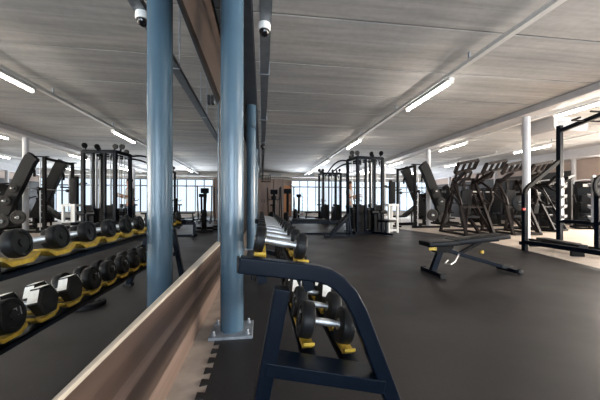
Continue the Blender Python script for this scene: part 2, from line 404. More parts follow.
# light tracks and tube lights
def track(x, label):
    t = thing('light_track', label, 'light track', (x, 0, CEIL - .02))
    B(-.045, .045, YF, YB - .75, -.16, -.10).build('rail', 'white', t)
    for k in range(10): B(-.012, .012, YF + .8 + 2.5 * k, YF + .83 + 2.5 * k, -.10, .0195).build('bracket', 'plate_grey', t)
tracks = [(3.25, 'white light track nearest the dumbbells', 'nearest the dumbbells'), (7.12, 'white light track beside the grey ceiling beam', 'by the grey beam'), (10.5, 'white light track nearest the beige wall', 'nearest the beige wall')]
yl = [0.0, 4.6, 9.2, 13.8, 18.4]
wl = ['above the camera end', 'at the near machines', 'over the middle of the gym', 'beyond the cable towers', 'close to the far windows']
proto = None
for x, lb, wh in tracks:
    track(x, lb)
    for k, y in enumerate(yl):
        L = 'lit ceiling tube on the track ' + wh + ', ' + wl[k]
        if proto is None:
            proto = thing('tube_light', L, 'ceiling light', (x + .05, y, CEIL - .18), 0, 'tube lights on the ceiling tracks')
            B(-.05, .05, 0, 1.56, -.045, -.0005).build('housing', 'white', proto, bevel=.006)
            MB().lathe((.0, .03, -.072), (0, 1, 0), [(.022, 0), (.028, .01), (.028, 1.49), (.022, 1.5)], 16).build('tube', 'tube', proto)
            MB().box(-.035, .035, 0.0, .03, -.102, -.045).box(-.035, .035, 1.53, 1.56, -.102, -.045).build('end_cap', 'white', proto)
        else:
            dup(proto, (x + .05, y, CEIL - .18), 0, L)
# ceiling air conditioner
t = thing('air_conditioner', 'white boxed air conditioner hung under the ceiling beyond the power rack', 'air conditioner', (8.45, 7.3, 2.98))
MB().prism([(-.55, .37), (-.55, .08), (-.48, 0), (.48, 0), (.55, .08), (.55, .37)], 1, -.5, .5).build('casing', 'beam', t, bevel=.01)
mb = MB()
for k in range(6): mb.box(-.42, .42, -.506, -.499, .05 + .035 * k, .07 + .035 * k)
mb.build('grille', 'plate_grey', t)
mb = MB()
for sx in (-.45, .45):
    for sy in (-.4, .4): mb.box(sx - .012, sx + .012, sy - .012, sy + .012, .36, CEIL - 2.98 + .01)
mb.build('hanger', 'plate_grey', t)

# ------------------------------------------------------------------ dumbbell rack
YN, YE = 1.03, 3.58
rack = thing('dumbbell_rack', 'two tier black dumbbell rack with yellow saddles along the mirror wall', 'dumbbell rack', (.25, 2.3, 0))
O = (.25, 2.3, 0)
path = [(-0.081, 0.737), (0.058, 0.718), (0.197, 0.698), (0.242, 0.684), (0.28, 0.66), (0.322, 0.614), (0.357, 0.549), (0.561, 0.02)]
def end_frame(y):
    f = MB().sweep([(x, y, z) for x, z in path], (0, 1, 0), .055, .058).build('end_frame', 'frame', rack, O, bevel=.006)
    MB().beam((0.072, y, 0.649), (-0.046, y, .02), .055, .062, (0, 1, 0)).build('rear_leg', 'frame', rack, O, bevel=.005)
    yd = .05 if y < 2 else -.05
    MB().beam((.012, y + yd * .5, .372), (.45, y + yd * .5, .272), .115, .050).build('cross_member', 'frame', rack, O, bevel=.004)
    B(0.516, 0.611, y - .04, y + .04, .0, .022).build('foot', 'rubber', rack, O, bevel=.004)
    B(-0.091, -0.006, y - .04, y + .04, .0, .022).build('foot', 'rubber', rack, O, bevel=.004)
    B(-.0875, -.0805, y - .024, y + .024, .712, .763).build('end_cap', 'rubber', rack, O)
end_frame(YN); end_frame(YE)
TU = math.radians(11); TLo = math.radians(11.5)
UX, UZ = .078, .784; LX, LZ = .275, .432
UR, LR = .056, .077
for tag_, cx, cz, R, T in (('upper', UX, UZ, UR, TU), ('lower', LX, LZ, LR, TLo)):
    for sgn in (-1, 1):
        x0 = cx + sgn * .088 * math.cos(T); z0 = cz - sgn * .088 * math.sin(T) - R
        MB().box(x0 - .03, x0 + .03, YN - .01, YE + .01, z0 - .040, z0 - .034).box(x0 - .03, x0 - .025, YN - .01, YE + .01, z0 - .062, z0 - .034).build('rail', 'frame', rack, O)
        for yy in (YN + .03, YE - .03): MB().beam((x0, yy, z0 - .035), (x0 + .012, yy, z0 - .085), .035, .03, (0, 1, 0)).build('bracket', 'frame', rack, O)
NU, NL = 11, 11
SU, SL = .228, .22
FU, FL = 1.225, 1.225
saddle_me = {}
def saddle(y, x0, z0, pitch, R):
    key = (pitch, R)
    w = pitch * .39
    poly = [(-w, R * .62), (-w * .62, .004), (w * .62, .004), (w, R * .62), (w, R * .62 - .010), (w * .68, -.034), (-w * .68, -.034), (-w, R * .62 - .010)]
    # trough profile in Y-Z, swept across the rail in X
    if key not in saddle_me:
        o = MB().prism([(a, c - .002) for a, c in [(-w, .020), (-w * .50, .0), (w * .50, .0), (w, .020), (w, .006), (w * .56, -.020), (-w * .56, -.020), (-w, .006)]], 0, -.024, .024).build('saddle', 'yellow', rack, bevel=.003)
        saddle_me[key] = o
    else:
        o = saddle_me[key].copy(); COL.objects.link(o); o.parent = rack
    o.location = (x0 - O[0], y - O[1], z0 - O[2])
for n, f0, st_, cx, cz, R, T in ((NU, FU, SU, UX, UZ, UR, TU), (NL, FL, SL, LX, LZ, LR, TLo)):
    for k in range(n):
        for sgn in (-1, 1):
            saddle(f0 + st_ * k, cx + sgn * .088 * math.cos(T), cz - sgn * .088 * math.sin(T) - R - .003, st_, R)

def text_mesh(s, size, depth=.0006):
    c = bpy.data.curves.new('numeral', 'FONT'); c.body = s; c.size = size; c.extrude = depth
    c.align_x = 'CENTER'; c.align_y = 'CENTER'; c.resolution_u = 2
    o = bpy.data.objects.new('numeral', c); COL.objects.link(o)
    bpy.context.view_layer.update()
    dg = bpy.context.evaluated_depsgraph_get(); me = bpy.data.meshes.new_from_object(o.evaluated_get(dg))
    bpy.data.objects.remove(o); bpy.data.curves.remove(c)
    me.materials.clear(); me.materials.append(M['print']); return me
num_me = text_mesh('15', .055)
def dumbbell(R, label, group, hexa=False, numbered=False, th=.056, hr=1.):
    t = thing('dumbbell', label, 'dumbbell', (0, 0, 0), 0, group)
    MB().lathe((-.07, 0, 0), (1, 0, 0), [(.0125 * hr, 0), (.0125 * hr, .02), (.0155 * hr, .05), (.0165 * hr, .07), (.0155 * hr, .09), (.0125 * hr, .12), (.0125 * hr, .14)], 18).build('handle', 'knurl', t)
    for s in (-1, 1):
        c = (s * .088, 0, 0)
        if hexa:
            a = th * 1.15
            h_ = MB().lathe(c, (1, 0, 0), [(R * .80, -a / 2), (R, -a / 2 + .012), (R, a / 2 - .012), (R * .80, a / 2)], 6)
            bmesh.ops.rotate(h_.bm, cent=c, matrix=Matrix.Rotation(math.radians(-45), 3, 'X'), verts=list(h_.bm.verts))
            h = h_.build('head', 'rubber', t)
            h.rotation_euler = (0, 0, 0)
            # printed panel on the two upper facets
            ap = R * math.cos(PI / 6)
            for v0 in (-60, 0, 60):
                q = B(c[0] - .024, c[0] + .024, -R * .40, R * .40, ap - .0004, ap + .0012)
                bmesh.ops.rotate(q.bm, cent=c, matrix=Matrix.Rotation(math.radians(v0), 3, 'X'), verts=list(q.bm.verts))
                q.build('printed_panel', 'label_white', h)
        else:
            sd = s
            pr = [(R * .86, -th / 2), (R * .97, -th / 2 + .004), (R, -th / 2 + .010), (R, th / 2 - .010), (R * .97, th / 2 - .004), (R * .90, th / 2), (R * .72, th / 2), (R * .69, th / 2 - .004), (R * .30, th / 2 - .004), (R * .28, th / 2 + .001), (.002, th / 2 + .001)]
            h = MB().lathe(c, (sd, 0, 0), pr, 32).build('head', 'urethane', t)
            MB().lathe((c[0] - sd * (th / 2 + .005), 0, 0), (sd, 0, 0), [(.024, 0), (.024, .006)], 20).build('collar', 'chrome', h)
            if numbered:
                o = bpy.data.objects.new('numeral', num_me); COL.objects.link(o); o.parent = h
                # stands on the outer face, reading from outside
                o.matrix_local = Matrix.Translation((c[0] + sd * (th / 2 - .0035), .030 * (1 if sd < 0 else 1), R * .06)) @ Matrix(((0, 0, sd, 0), (sd, 0, 0, 0), (0, 1, 0, 0), (0, 0, 0, 1)))
    return t
ordw = ['nearest', 'second', 'third', 'fourth', 'fifth', 'sixth', 'seventh', 'eighth', 'ninth', 'tenth', 'eleventh', 'twelfth', 'farthest']
pu = dumbbell(UR, '', 'dumbbells on the upper tier', th=.042, hr=1.12)
for k in range(NU):
    L = 'round black dumbbell on the upper tier of the rack, %s from its near end' % (ordw[k] if k not in (0,) else 'first')
    if k == NU - 1: L = 'round black dumbbell at the far end of the upper tier'
    o = pu if k == 0 else dup(pu, (0, 0, 0))
    o['label'] = L; o.location = (UX, FU + SU * k, UZ); o.rotation_euler = (0, TU, 0)
pl_ = dumbbell(LR, '', 'dumbbells on the lower tier', numbered=True)
ph_ = dumbbell(LR * 1.06, '', 'dumbbells on the lower tier', True)
usedr = usedh = False
for k in range(NL):
    hexa = k in (2, 3)
    src = ph_ if hexa else pl_
    first = (not usedh) if hexa else (not usedr)
    o = src if first else dup(src, (0, 0, 0))
    if hexa: usedh = True
    else: usedr = True
    kind = 'hexagonal black dumbbell with white printed panels' if hexa else 'large round black dumbbell with chrome handle'
    L = kind + ' on the lower tier, %s from the near end' % (ordw[k] if k else 'first')
    if k == NL - 1: L = 'large round black dumbbell at the far end of the lower tier'
    o['label'] = L; o.location = (LX, FL + SL * k, LZ); o.rotation_euler = (0, TLo, 0)
# plate lying on the floor in front of the rack
def weight_plate(r, label, group=None, mat='rubber', th=.04):
    t = thing('weight_plate', label, 'weight plate', (0, 0, 0), 0, group)
    MB().lathe((0, 0, 0), (0, 0, 1), [(.026, 0), (r * .93, 0), (r, .006), (r, th - .006), (r * .93, th), (r * .78, th), (r * .74, th - .008), (r * .40, th - .008), (r * .36, th), (.026, th), (.026, 0)], 36).build('disc', mat, t)
    MB().lathe((0, 0, th * .5), (0, 0, 1), [(.026, -th * .5), (.034, -th * .52), (.034, th * .52), (.026, th * .5)], 20).build('hub', 'plate_grey', t)
    for k in range(3):
        a = 2 * PI * k / 3 + .4
        MB().beam((r * .57 * math.cos(a) - .05 * math.sin(a), r * .57 * math.sin(a) + .05 * math.cos(a), th - .003), (r * .57 * math.cos(a) + .05 * math.sin(a), r * .57 * math.sin(a) - .05 * math.cos(a), th - .003), r * .2, .006).build('grip', 'rubber', t)
    return t
wp = weight_plate(.155, 'black weight plate lying flat on the rubber floor beside the dumbbell rack')
wp.location = (.66, 2.93, 0)
PROTO_PLATE = wp
def plate_at(loc, axis, r, label, group):
    t = dup(PROTO_PLATE, loc, 0, label, group)
    q = Vector((0, 0, 1)).rotation_difference(Vector(axis)); t.rotation_mode = 'QUATERNION'; t.rotation_quaternion = q
    t.scale = (r / .155,) * 2 + (1,); return t

# ------------------------------------------------------------------ adjustable bench
t = thing('adjustable_bench', 'black adjustable weight bench standing alone on the dark rubber floor', 'weight bench', (2.75, 3.57, 0)); O = (2.75, 3.57, 0)
yc = 3.57
f = MB().beam((2.275, yc - .20, .035), (2.275, yc + .20, .035), .06, .05).build('front_foot', 'frame', t, O, bevel=.005)
MB().box(2.24, 2.31, yc - .23, yc - .20, 0, .065).box(2.24, 2.31, yc + .20, yc + .23, 0, .065).build('foot_cap', 'rubber', f, O, bevel=.004)
MB().beam((2.275, yc, .05), (2.40, yc, .345), .075, .06, (0, 1, 0)).build('front_post', 'frame', t, O, bevel=.005)
MB().prism([(2.30, .30), (2.50, .30), (2.56, .385), (2.22, .385)], 1, yc - .055, yc + .055).build('pivot_bracket', 'frame_dark', t, O, bevel=.005)
B(2.19, 2.30, yc - .062, yc - .054, .335, .375).build('yellow_label', 'yellow', t, O)
MB().pad((2.36, yc, .425), .42, .27, .065, Matrix.Rotation(math.radians(-2), 3, 'Y')).build('seat', 'pad', t, O)
MB().pad((2.94, yc, .475), .80, .27, .065, Matrix.Rotation(math.radians(-5), 3, 'Y')).build('backrest', 'pad', t, O)
MB().beam((2.55, yc, .405), (3.25, yc, .452), .06, .035).build('backrest_rail', 'frame', t, O, bevel=.004)
MB().beam((2.40, yc, .345), (3.40, yc, .055), .055, .055).build('main_beam', 'frame', t, O, bevel=.005)
MB().beam((2.66, yc, .27), (2.99, yc, .43), .04, .04).build('support_strut', 'frame_dark', t, O, bevel=.004)
mb = MB().tube([(2.64, yc - .03, .27), (2.52, yc - .12, .19), (2.43, yc - .16, .165), (2.39, yc - .10, .165), (2.46, yc - .06, .20)], .010, 8)
mb.build('chrome_handle', 'chrome', t, O)
MB().lathe((2.95, yc - .03, .30), (0, -1, 0), [(.012, 0), (.012, .03), (.024, .034), (.026, .05), (.018, .06)], 14).build('adjust_knob', 'yellow', t, O)
w = MB().beam((3.40, yc - .16, .04), (3.40, yc + .16, .04), .05, .05).build('rear_foot', 'frame', t, O, bevel=.004)
for sy in (-1, 1): MB().lathe((3.43, yc + sy * .17, .037), (0, 1, 0), [(.03, -.02), (.037, -.015), (.037, .015), (.03, .02)], 18).build('wheel', 'rubber', w, O)
MB().beam((3.30, yc, .09), (3.47, yc, .045), .062, .06).build('grip_end', 'rubber', t, O, bevel=.008)

# ------------------------------------------------------------------ cable towers
def pulley(mb, c, axis, r=.074):
    mb.lathe(c, axis, [(r, -.016), (r, -.010), (r * .82, 0), (r, .010), (r, .016)], 18)
def tower(loc, rz, label, seat=True):
    t = thing('cable_tower', label, 'cable machine', loc, rz, 'multi station cable towers')
    W, D, H = .44, .36, 2.44
    for sx in (-1, 1):
        for sy in (-1, 1):
            B(sx * W - .045, sx * W + .045, sy * D - .04, sy * D + .04, 0, H).build('post', 'frame', t, bevel=.006)
        B(sx * .16 - .03, sx * .16 + .03, -D - .035, -D + .035, .05, H).build('middle_post', 'frame', t, bevel=.005)
    mb = MB()
    for sy in (-1, 1): mb.box(-W, W, sy * D - .04, sy * D + .04, H - .08, H + .02)
    for sx in (-1, 1): mb.box(sx * W - .04, sx * W + .04, -D, D, H - .08, H + .02)
    mb.box(-.16, .16, -.05, .05, H - .06, H + .02); mb.box(-.04, .04, -D, D, H - .07, H + .02)
    mb.build('top_frame', 'frame', t, bevel=.005)
    mb = MB()
    for sy in (-1, 1): mb.box(-W - .1, W + .1, sy * D - .05, sy * D + .05, 0, .07)
    for sx in (-1, 1): mb.box(sx * W - .04, sx * W + .04, -D, D, .0, .07)
    mb.build('base_frame', 'frame', t, bevel=.005)
    for (x, y) in ((-.28, -.20), (.28, -.20), (-.28, .20), (.28, .20)):
        st = MB()
        for k in range(14): st.box(x - .115, x + .115, y - .09, y + .09, .10 + .052 * k, .10 + .052 * k + .046)
        s_ = st.build('weight_stack', 'rubber', t)
        g_ = MB().tube([(x - .075, y, .07), (x - .075, y, H - .06)], .014, 10).tube([(x + .075, y, .07), (x + .075, y, H - .06)], .014, 10)
        g_.build('guide_rod', 'chrome', t)
        MB().tube([(x, y, .85), (x, y, H - .02)], .006, 6).build('cable', 'rubber', t)
        B(x - .03, x + .03, y - .03, y + .03, .83, .95).build('stack_top', 'frame_dark', t)
    B(-W + .05, -.2, -D - .01, -D + .005, .07, .92).build('shroud', 'frame_dark', t, bevel=.004)
    B(.2, W - .05, -D - .01, -D + .005, .07, .92).build('shroud', 'frame_dark', t, bevel=.004)
    for (x, y, z, ax) in ((-.62, -.34, 2.55, (0, 1, 0)), (-.46, -.38, 2.55, (0, 1, 0)), (.0, -.44, 2.53, (1, .3, 0)), (.36, -.42, 2.57, (1, .4, 0)), (.46, .3, 2.60, (1, .2, 0)), (-.30, .42, 2.54, (0, 1, 0))):
        p = MB(); pulley(p, (x, y, z), ax); po = p.build('pulley', 'rubber', t)
        MB().beam((x * .92, y, H - .01), (x, y + .025, z + .02), .02, .05).build('pulley_bracket', 'frame', po)
    for x in (-.36, -.05, .12, .30):
        MB().tube([(x, -D - .06, H - .05), (x, -D - .06, H - .14)], .006, 6).lathe((x, -D - .06, H - .14), (0, 0, -1), [(.016, 0), (.02, .02), (.02, .12), (.014, .13)], 10).build('hanging_grip', 'rubber', t)
    if seat:
        s_ = MB().beam((.05, -.36, .05), (.32, -1.12, .05), .07, .07).beam((.24, -.88, .05), (.24, -.88, .40), .07, .07).build('seat_frame', 'frame', t, bevel=.005)
        MB().pad((.25, -.92, .44), .36, .40, .07, Matrix.Rotation(math.radians(20), 3, 'Z')).build('seat', 'pad', t)
        MB().beam((.15, -.62, .05), (.15, -.62, .68), .06, .06).build('seat_post', 'frame', t)
        MB().lathe((.15, -.62, .70), (1, .2, 0), [(.05, -.30), (.06, -.29), (.06, -.04), (.05, -.03), (.02, -.03), (.02, .03), (.05, .03), (.06, .04), (.06, .29), (.05, .30)], 16).build('thigh_roller', 'pad', t)
    return t
tower((3.36, 9.05, 0), math.radians(8), 'near cable tower with weight stacks and lat seat beside the white stand')
tower((3.30, 13.7, 0), math.radians(4), 'far cable tower standing behind the near one', False)
t = thing('crossover_beam', 'pair of curved dark tubes joining the tops of the two cable towers', 'machine beam', (3.38, 11.3, 2.38)); O = (3.38, 11.3, 2.38)
for dx, zz in ((-.30, .22), (-.12, .13)):
    pts = []
    for k in range(13):
        a = k / 12; pts.append((3.42 + dx - .08 * a, 9.40 + a * 3.95, 2.33 + zz * math.sin(PI * a) * 1.6))
    MB().tube(pts, .032, 10).build('curved_tube', 'frame_dark', t, O)
# low row bench beside towers
t = thing('low_row_bench', 'long low black bench frame on the floor before the cable towers', 'exercise bench', (1.75, 8.75, 0)); O = (1.75, 8.75, 0)
B(.86, 2.75, 8.70, 8.78, .34, .42).build('top_rail', 'frame', t, O, bevel=.006)
B(.86, 2.75, 8.71, 8.77, .0, .06).build('floor_rail', 'frame', t, O, bevel=.005)
for xx in (.88, 2.70): B(xx - .035, xx + .035, 8.70, 8.78, 0, .36).build('end_post', 'frame', t, O, bevel=.005)
MB().pad((1.45, 8.74, .45), 1.05, .30, .07).build('seat', 'pad', t, O)
mb = MB().beam((.88, 8.45, .03), (.88, 9.05, .03), .06, .06).beam((2.70, 8.45, .03), (2.70, 9.05, .03), .06, .06)
mb.build('foot', 'frame', t, O)
t = thing('footplate_station', 'slanted dark double beam footrest between the low bench and near tower', 'exercise machine', (2.3, 7.9, 0)); O = (2.3, 7.9, 0)
MB().beam((1.75, 7.9, .03), (2.72, 8.05, .03), .08, .06).build('floor_beam', 'frame', t, O, bevel=.005)
for dy in (-.12, .12): MB().beam((1.93, 7.92 + dy, .05), (2.50, 8.02 + dy, .66), .06, .07).build('slanted_beam', 'frame', t, O, bevel=.005)
MB().pad((2.26, 7.97, .47), .30, .34, .03, Matrix.Rotation(math.radians(-46), 3, 'Y')).build('footplate', 'rubber', t, O)
MB().beam((2.58, 8.03, .05), (2.50, 8.02, .64), .05, .05).build('upright', 'frame', t, O)

# white stand
t = thing('white_stand', 'white wooden stand with open sides beside the near cable tower', 'stand', (4.23, 9.0, 0), math.radians(14))
B(-.21, .21, -.18, .18, .88, .95).build('top', 'white', t, bevel=.006)
for sx in (-1, 1):
    for sy in (-1, 1): B(sx * .17 - .035, sx * .17 + .035, sy * .145 - .03, sy * .145 + .03, 0, .88).build('leg', 'white', t, bevel=.005)
B(-.2, .2, -.165, .165, .42, .46).build('shelf', 'white', t, bevel=.004)
B(-.2, .2, -.165, .165, .06, .12).build('lower_shelf', 'white', t, bevel=.004)
t = thing('pad_station', 'black upright station with tall pad just behind the white stand', 'exercise machine', (4.70, 9.95, 0), math.radians(10))
B(-.35, .35, -.04, .04, 0, .06).build('base_bar', 'frame_dark', t, bevel=.004)
B(-.04, .04, -.3, .3, 0, .06).build('foot', 'frame_dark', t, bevel=.004)
B(-.045, .045, -.02, .07, .06, 1.82).build('upright', 'frame_dark', t, bevel=.005)
MB().pad((0, -.07, 1.36), .26, .10, .80, None, .04).build('pad', 'pad', t)
MB().tube([(-.06, .03, 1.58), (-.34, .0, 1.60), (-.36, -.25, 1.60)], .022, 8).build('arm', 'frame_dark', t)
MB().tube([(.06, .03, 1.45), (.26, .0, 1.47), (.28, -.25, 1.47)], .022, 8).build('arm', 'frame_dark', t)
# ------------------------------------------------------------------ smith machine
t = thing('smith_machine', 'tall black smith machine with two slanted guide covers and fixed barbell', 'smith machine', (6.5, 11.3, 0)); O = (6.5, 11.3, 0)
for y in (10.6, 12.05):
    B(5.96, 6.05, y - .045, y + .045, 0, 2.50).build('upright', 'frame_dark', t, O, bevel=.006)
    MB().sweep([(6.30, y, 2.53), (6.40, y, 2.42), (6.47, y, 2.27), (7.24, y, .45)], (0, 1, 0), .18, .36).build('guide_cover', 'pad', t, O, bevel=.01)
    B(5.88, 6.50, y - .05, y + .05, 2.50, 2.53).build('head_beam', 'frame_dark', t, O)
    MB().sweep([(5.9, y - .0, .04), (7.5, y, .04)], (0, 1, 0), .09, .08).build('base_rail', 'frame_dark', t, O, bevel=.005)
    B(7.22, 7.32, y - .05, y + .05, .04, .55).build('rear_post', 'frame_dark', t, O)
    MB().tube([(6.13, y, .08), (6.13, y, 2.45)], .018, 10).build('guide_rod', 'chrome', t, O)
    MB().sweep([(6.45, y, 2.2), (6.36, y, 2.18), (6.30, y, 2.05), (6.30, y, 1.85)], (0, 1, 0), .05, .05).build('hook_arm', 'frame_dark', t, O)
    mb = MB()
    for k in range(9): mb.tube([(6.05, y, .5 + .2 * k), (6.10, y, .5 + .2 * k)], .012, 6)
    mb.build('catch_pins', 'chrome', t, O)
B(5.96, 6.06, 10.6, 12.05, 2.42, 2.50).build('top_beam', 'frame_dark', t, O, bevel=.005)
B(7.2, 7.3, 10.6, 12.05, .1, .18).build('rear_beam', 'frame_dark', t, O, bevel=.005)
MB().tube([(6.16, 10.12, 1.45), (6.16, 12.5, 1.45)], .016, 12).build('barbell', 'steel_light', t, O)
MB().lathe((6.16, 10.6, 1.45), (0, 1, 0), [(.05, -.06), (.06, -.05), (.06, .05), (.05, .06)], 14).lathe((6.16, 12.05, 1.45), (0, 1, 0), [(.05, -.06), (.06, -.05), (.06, .05), (.05, .06)], 14).build('slider', 'frame_dark', t, O)
G = 'weight plates stored on the smith machine'
for k, (x, z, r, lb) in enumerate([(6.62, .52, .225, 'largest black weight plate low on the smith machine side'), (7.08, .40, .225, 'black weight plate at the rear foot of the smith machine'), (6.98, 1.05, .17, 'medium black weight plate halfway up the smith machine cover'), (6.75, 1.45, .13, 'small black weight plate high on the smith machine cover')]):
    B(x - .02, x + .02, 10.28, 10.46, z - .02, z + .02).build('plate_horn', 'chrome', t, O)
    plate_at((x, 10.41, z), (0, -1, 0), r, lb, G)
# incline bench inside the smith machine
def bench(loc, rz, label, incline=0., group=None, mat='frame_dark'):
    t = thing('weight_bench', label, 'weight bench', loc, rz, group)
    MB().beam((-.6, 0, .14), (.6, 0, .14), .07, .06).build('main_beam', mat, t, bevel=.004)
    for x in (-.55, .55):
        MB().beam((x, -.28, .03), (x, .28, .03), .06, .06).build('foot', mat, t, bevel=.004)
        MB().beam((x, 0, .05), (x * .9, 0, .38), .06, .06).build('leg', mat, t)
    MB().pad((-.38, 0, .43), .42, .30, .08).build('seat', 'pad', t)
    a = math.radians(-incline); L = .85
    MB().pad((-.14 + L / 2 * math.cos(a), 0, .43 - L / 2 * math.sin(a)), L, .30, .08, Matrix.Rotation(a, 3, 'Y')).build('backrest', 'pad', t)
    if incline > 5: MB().beam((.3, 0, .16), (-.14 + L * .6 * math.cos(a), 0, .41 - L * .6 * math.sin(a)), .04, .05).build('strut', mat, t)
    return t
bench((6.05, 11.35, 0), math.radians(15), 'black incline bench under the smith machine barbell', 32)

# ------------------------------------------------------------------ plate loaded lever machines
def lever(loc, rz, label, mat='frame_warm_tint', H=2.17):
    t = thing('lever_machine', label, 'exercise machine', loc, rz, 'plate loaded lever machines')
    for sx in (-1, 1):
        x = .42 * sx
        MB().beam((x, -.75, .04), (x, .75, .04), .08, .07).build('base_rail', mat, t, bevel=.004)
        MB().beam((x, -.70, .05), (x * .75, .05, 1.75), .08, .07).build('front_leg', mat, t, bevel=.004)
        MB().beam((x, .70, .05), (x * .75, .10, 1.75), .08, .07).build('rear_leg', mat, t, bevel=.004)
        # lever arm with open grip frame reaching forward and up
        MB().beam((x * .8, .12, 1.60), (x * 1.0, -.66, H - .26), .08, .09).build('lever_arm', mat, t, bevel=.004)
        g = MB()
        p = [Vector((x - .30, -.62, H - .30)), Vector((x + .30, -.60, H - .16)), Vector((x + .28, -.80, H + .06)), Vector((x - .32, -.84, H - .06))]
        for k in range(4): g.beam(p[k], p[(k + 1) % 4], .075, .08)
        for f_ in (.36, .68): g.beam(p[0].lerp(p[1], f_), p[3].lerp(p[2], f_), .05, .06)
        g.build('grip_frame', mat, t)
        MB().tube([(x * .8, .10, 1.66), (x * 1.15, -.10, 1.62), (x * 1.3, -.38, 1.40), (x * 1.2, -.52, 1.12), (x * 1.05, -.50, .92)], .036, 8).build('curved_arm', mat, t)
        MB().beam((x, .1, 1.3), (x * 1.1, -.45, .95), .05, .05).build('handle_arm', mat, t)
        MB().beam((x * .95, -.62, .08), (x * .30, -.28, .92), .08, .07).build('front_brace', mat, t)
        MB().tube([(x * 1.1, -.45, .95), (x * .6, -.48, .98)], .018, 8).build('handle', 'rubber', t)
        MB().tube([(x * .9, .2, 1.35), (x * 1.55, .2, 1.35)], .024, 10).build('plate_horn', 'chrome', t)
    for y in (-.72, .72): MB().beam((-.42, y, .05), (.42, y, .05), .08, .07).build('base_beam', mat, t)
    MB().beam((-.36, .07, 1.74), (.36, .07, 1.74), .08, .08).build('top_beam', mat, t, bevel=.004)
    MB().beam((-.36, -.33, .85), (.36, -.33, .85), .05, .05).build('cross_bar', mat, t)
    MB().beam((0, -.72, .05), (0, -.2, .50), .07, .07).build('seat_post', mat, t)
    MB().pad((0, -.25, .55), .38, .36, .08).build('seat', 'pad', t)
    MB().pad((0, .0, 1.0), .34, .09, .80, Matrix.Rotation(math.radians(8), 3, 'X')).build('backrest', 'pad', t)
    MB().beam((0, .06, .6), (0, .08, 1.72), .07, .06).build('back_post', mat, t)
    return t
G = 'weight plates on the lever machines'
l1 = lever((6.42, 8.3, 0), math.radians(-5), 'dark lever machine with open grip frames next to the smith machine')
l2 = lever((8.02, 8.35, 0), math.radians(-5), 'dark lever machine with open grip frames just behind the pale column')
l3 = lever((8.45, 11.0, 0), math.radians(-10), 'dark lever machine in the second row, farther from the rubber floor')
for (ln, mm) in (('left', l1), ('right', l2)):
    mt = Matrix.Rotation(mm.rotation_euler.z, 4, 'Z')
    sx = -1 if ln == 'left' else 1
    p = mt @ Vector((sx * .50, .2, 1.35)) + mm.location
    plate_at(p, mt.to_3x3() @ Vector((sx, 0, 0)), .22, 'black weight plate loaded on the lever machine ' + ('nearest the smith machine' if sx < 0 else 'behind the pale column'), G)

# ------------------------------------------------------------------ power rack
t = thing('power_rack', 'open black power rack with pull-up arm at the edge of the rubber floor', 'power rack', (5.8, 4.9, 0)); O = (5.8, 4.9, 0)
AX, AY = 6.30, 5.30
B(5.265, 5.345, 5.11, 5.19, 0, 1.16).build('front_post', 'frame', t, O, bevel=.005)
MB().sweep([(5.305, 5.15, 1.14), (5.325, 5.153, 1.22), (5.40, 5.165, 1.30), (6.26, 5.29, 1.86)], Vector((-.14, .99, 0)), .06, .075).build('curved_brace', 'frame_dark', t, O, bevel=.005)
B(AX - .04, AX + .04, AY - .045, AY + .045, 0, 2.62).build('tall_post', 'frame', t, O, bevel=.005)
B(AX - .04, AX + .04, 4.56, 4.64, 0, 1.46).build('short_post', 'frame', t, O, bevel=.005)
for y in (AY, 4.60):
    poly = [(.62, 0)]
    mb = MB()
    # stepped bar holder: strip with hooked teeth, facing the other post
    s = -1 if y == AY else 1
    y0 = y + s * .047
    pts = [(y0, .60), (y0 + s * .03, .60)]
    for k in range(4):
        z = .64 + k * .21
        pts += [(y0 + s * .03, z), (y0 + s * .085, z + .03), (y0 + s * .095, z + .085), (y0 + s * .05, z + .055), (y0 + s * .03, z + .07)]
    pts += [(y0 + s * .03, 1.50), (y0, 1.50)]
    mb.prism(pts, 0, AX - .05, AX + .02)
    mb.build('stepped_holder', 'steel_light', t, O)
B(AX + .0, AX + .05, AY - .03, AY + .03, 1.5, 2.2).build('facing_strip', 'steel_light', t, O)
B(AX - .035, AX + .035, 3.1, AY, .55, .62).build('side_rail', 'frame', t, O, bevel=.005)
B(5.27, 5.34, 3.0, 5.15, .135, .215).build('lower_rail', 'frame', t, O, bevel=.005)
B(5.34, AX, AY - .06, AY + .02, .10, .17).build('cross_rail', 'frame', t, O, bevel=.004)
B(AX - .035, AX + .035, 3.1, AY, .06, .13).build('rear_rail', 'frame_warm_tint', t, O, bevel=.005)
MB().beam((AX, AY + .03, 2.50), (AX - .05, 3.0, 2.86), .07, .08).build('pull_up_arm', 'frame', t, O, bevel=.005)
MB().tube([(AX - .32, 4.80, 2.58), (AX + .30, 4.80, 2.58), (AX + .34, 4.62, 2.60)], .018, 10).tube([(AX - .36, 4.45, 2.64), (AX + .34, 4.45, 2.64)], .018, 10).tube([(AX - .32, 4.80, 2.58), (AX - .36, 4.62, 2.58)], .018, 10).build('pull_up_grip', 'rubber', t, O)
for (x, y) in ((5.305, 3.04), (AX, 3.14)):
    B(x - .04, x + .04, y - .04, y + .04, 0, 2.82 if x > 6 else 1.16).build('end_post', 'frame', t, O, bevel=.005)
MB().tube([(5.305, 5.19, .97), (5.305, 5.42, .97)], .024, 10).build('plate_horn', 'chrome', t, O)
MB().tube([(AX, 4.56, 1.28), (AX, 4.40, 1.28)], .024, 10).build('plate_horn', 'chrome', t, O)
B(5.19, 5.25, 5.07, 5.11, .82, .87).build('safety_pin', 'red', t, O, bevel=.008)
MB().beam((5.22, 5.11, .845), (5.29, 5.13, .85), .02, .02).build('pin_shaft', 'red', t, O)
G = 'weight plates hung on the power rack'
plate_at((5.305, 5.26, .97), (0, 1, 0), .16, 'small black weight plate hung on the front post of the power rack', G)
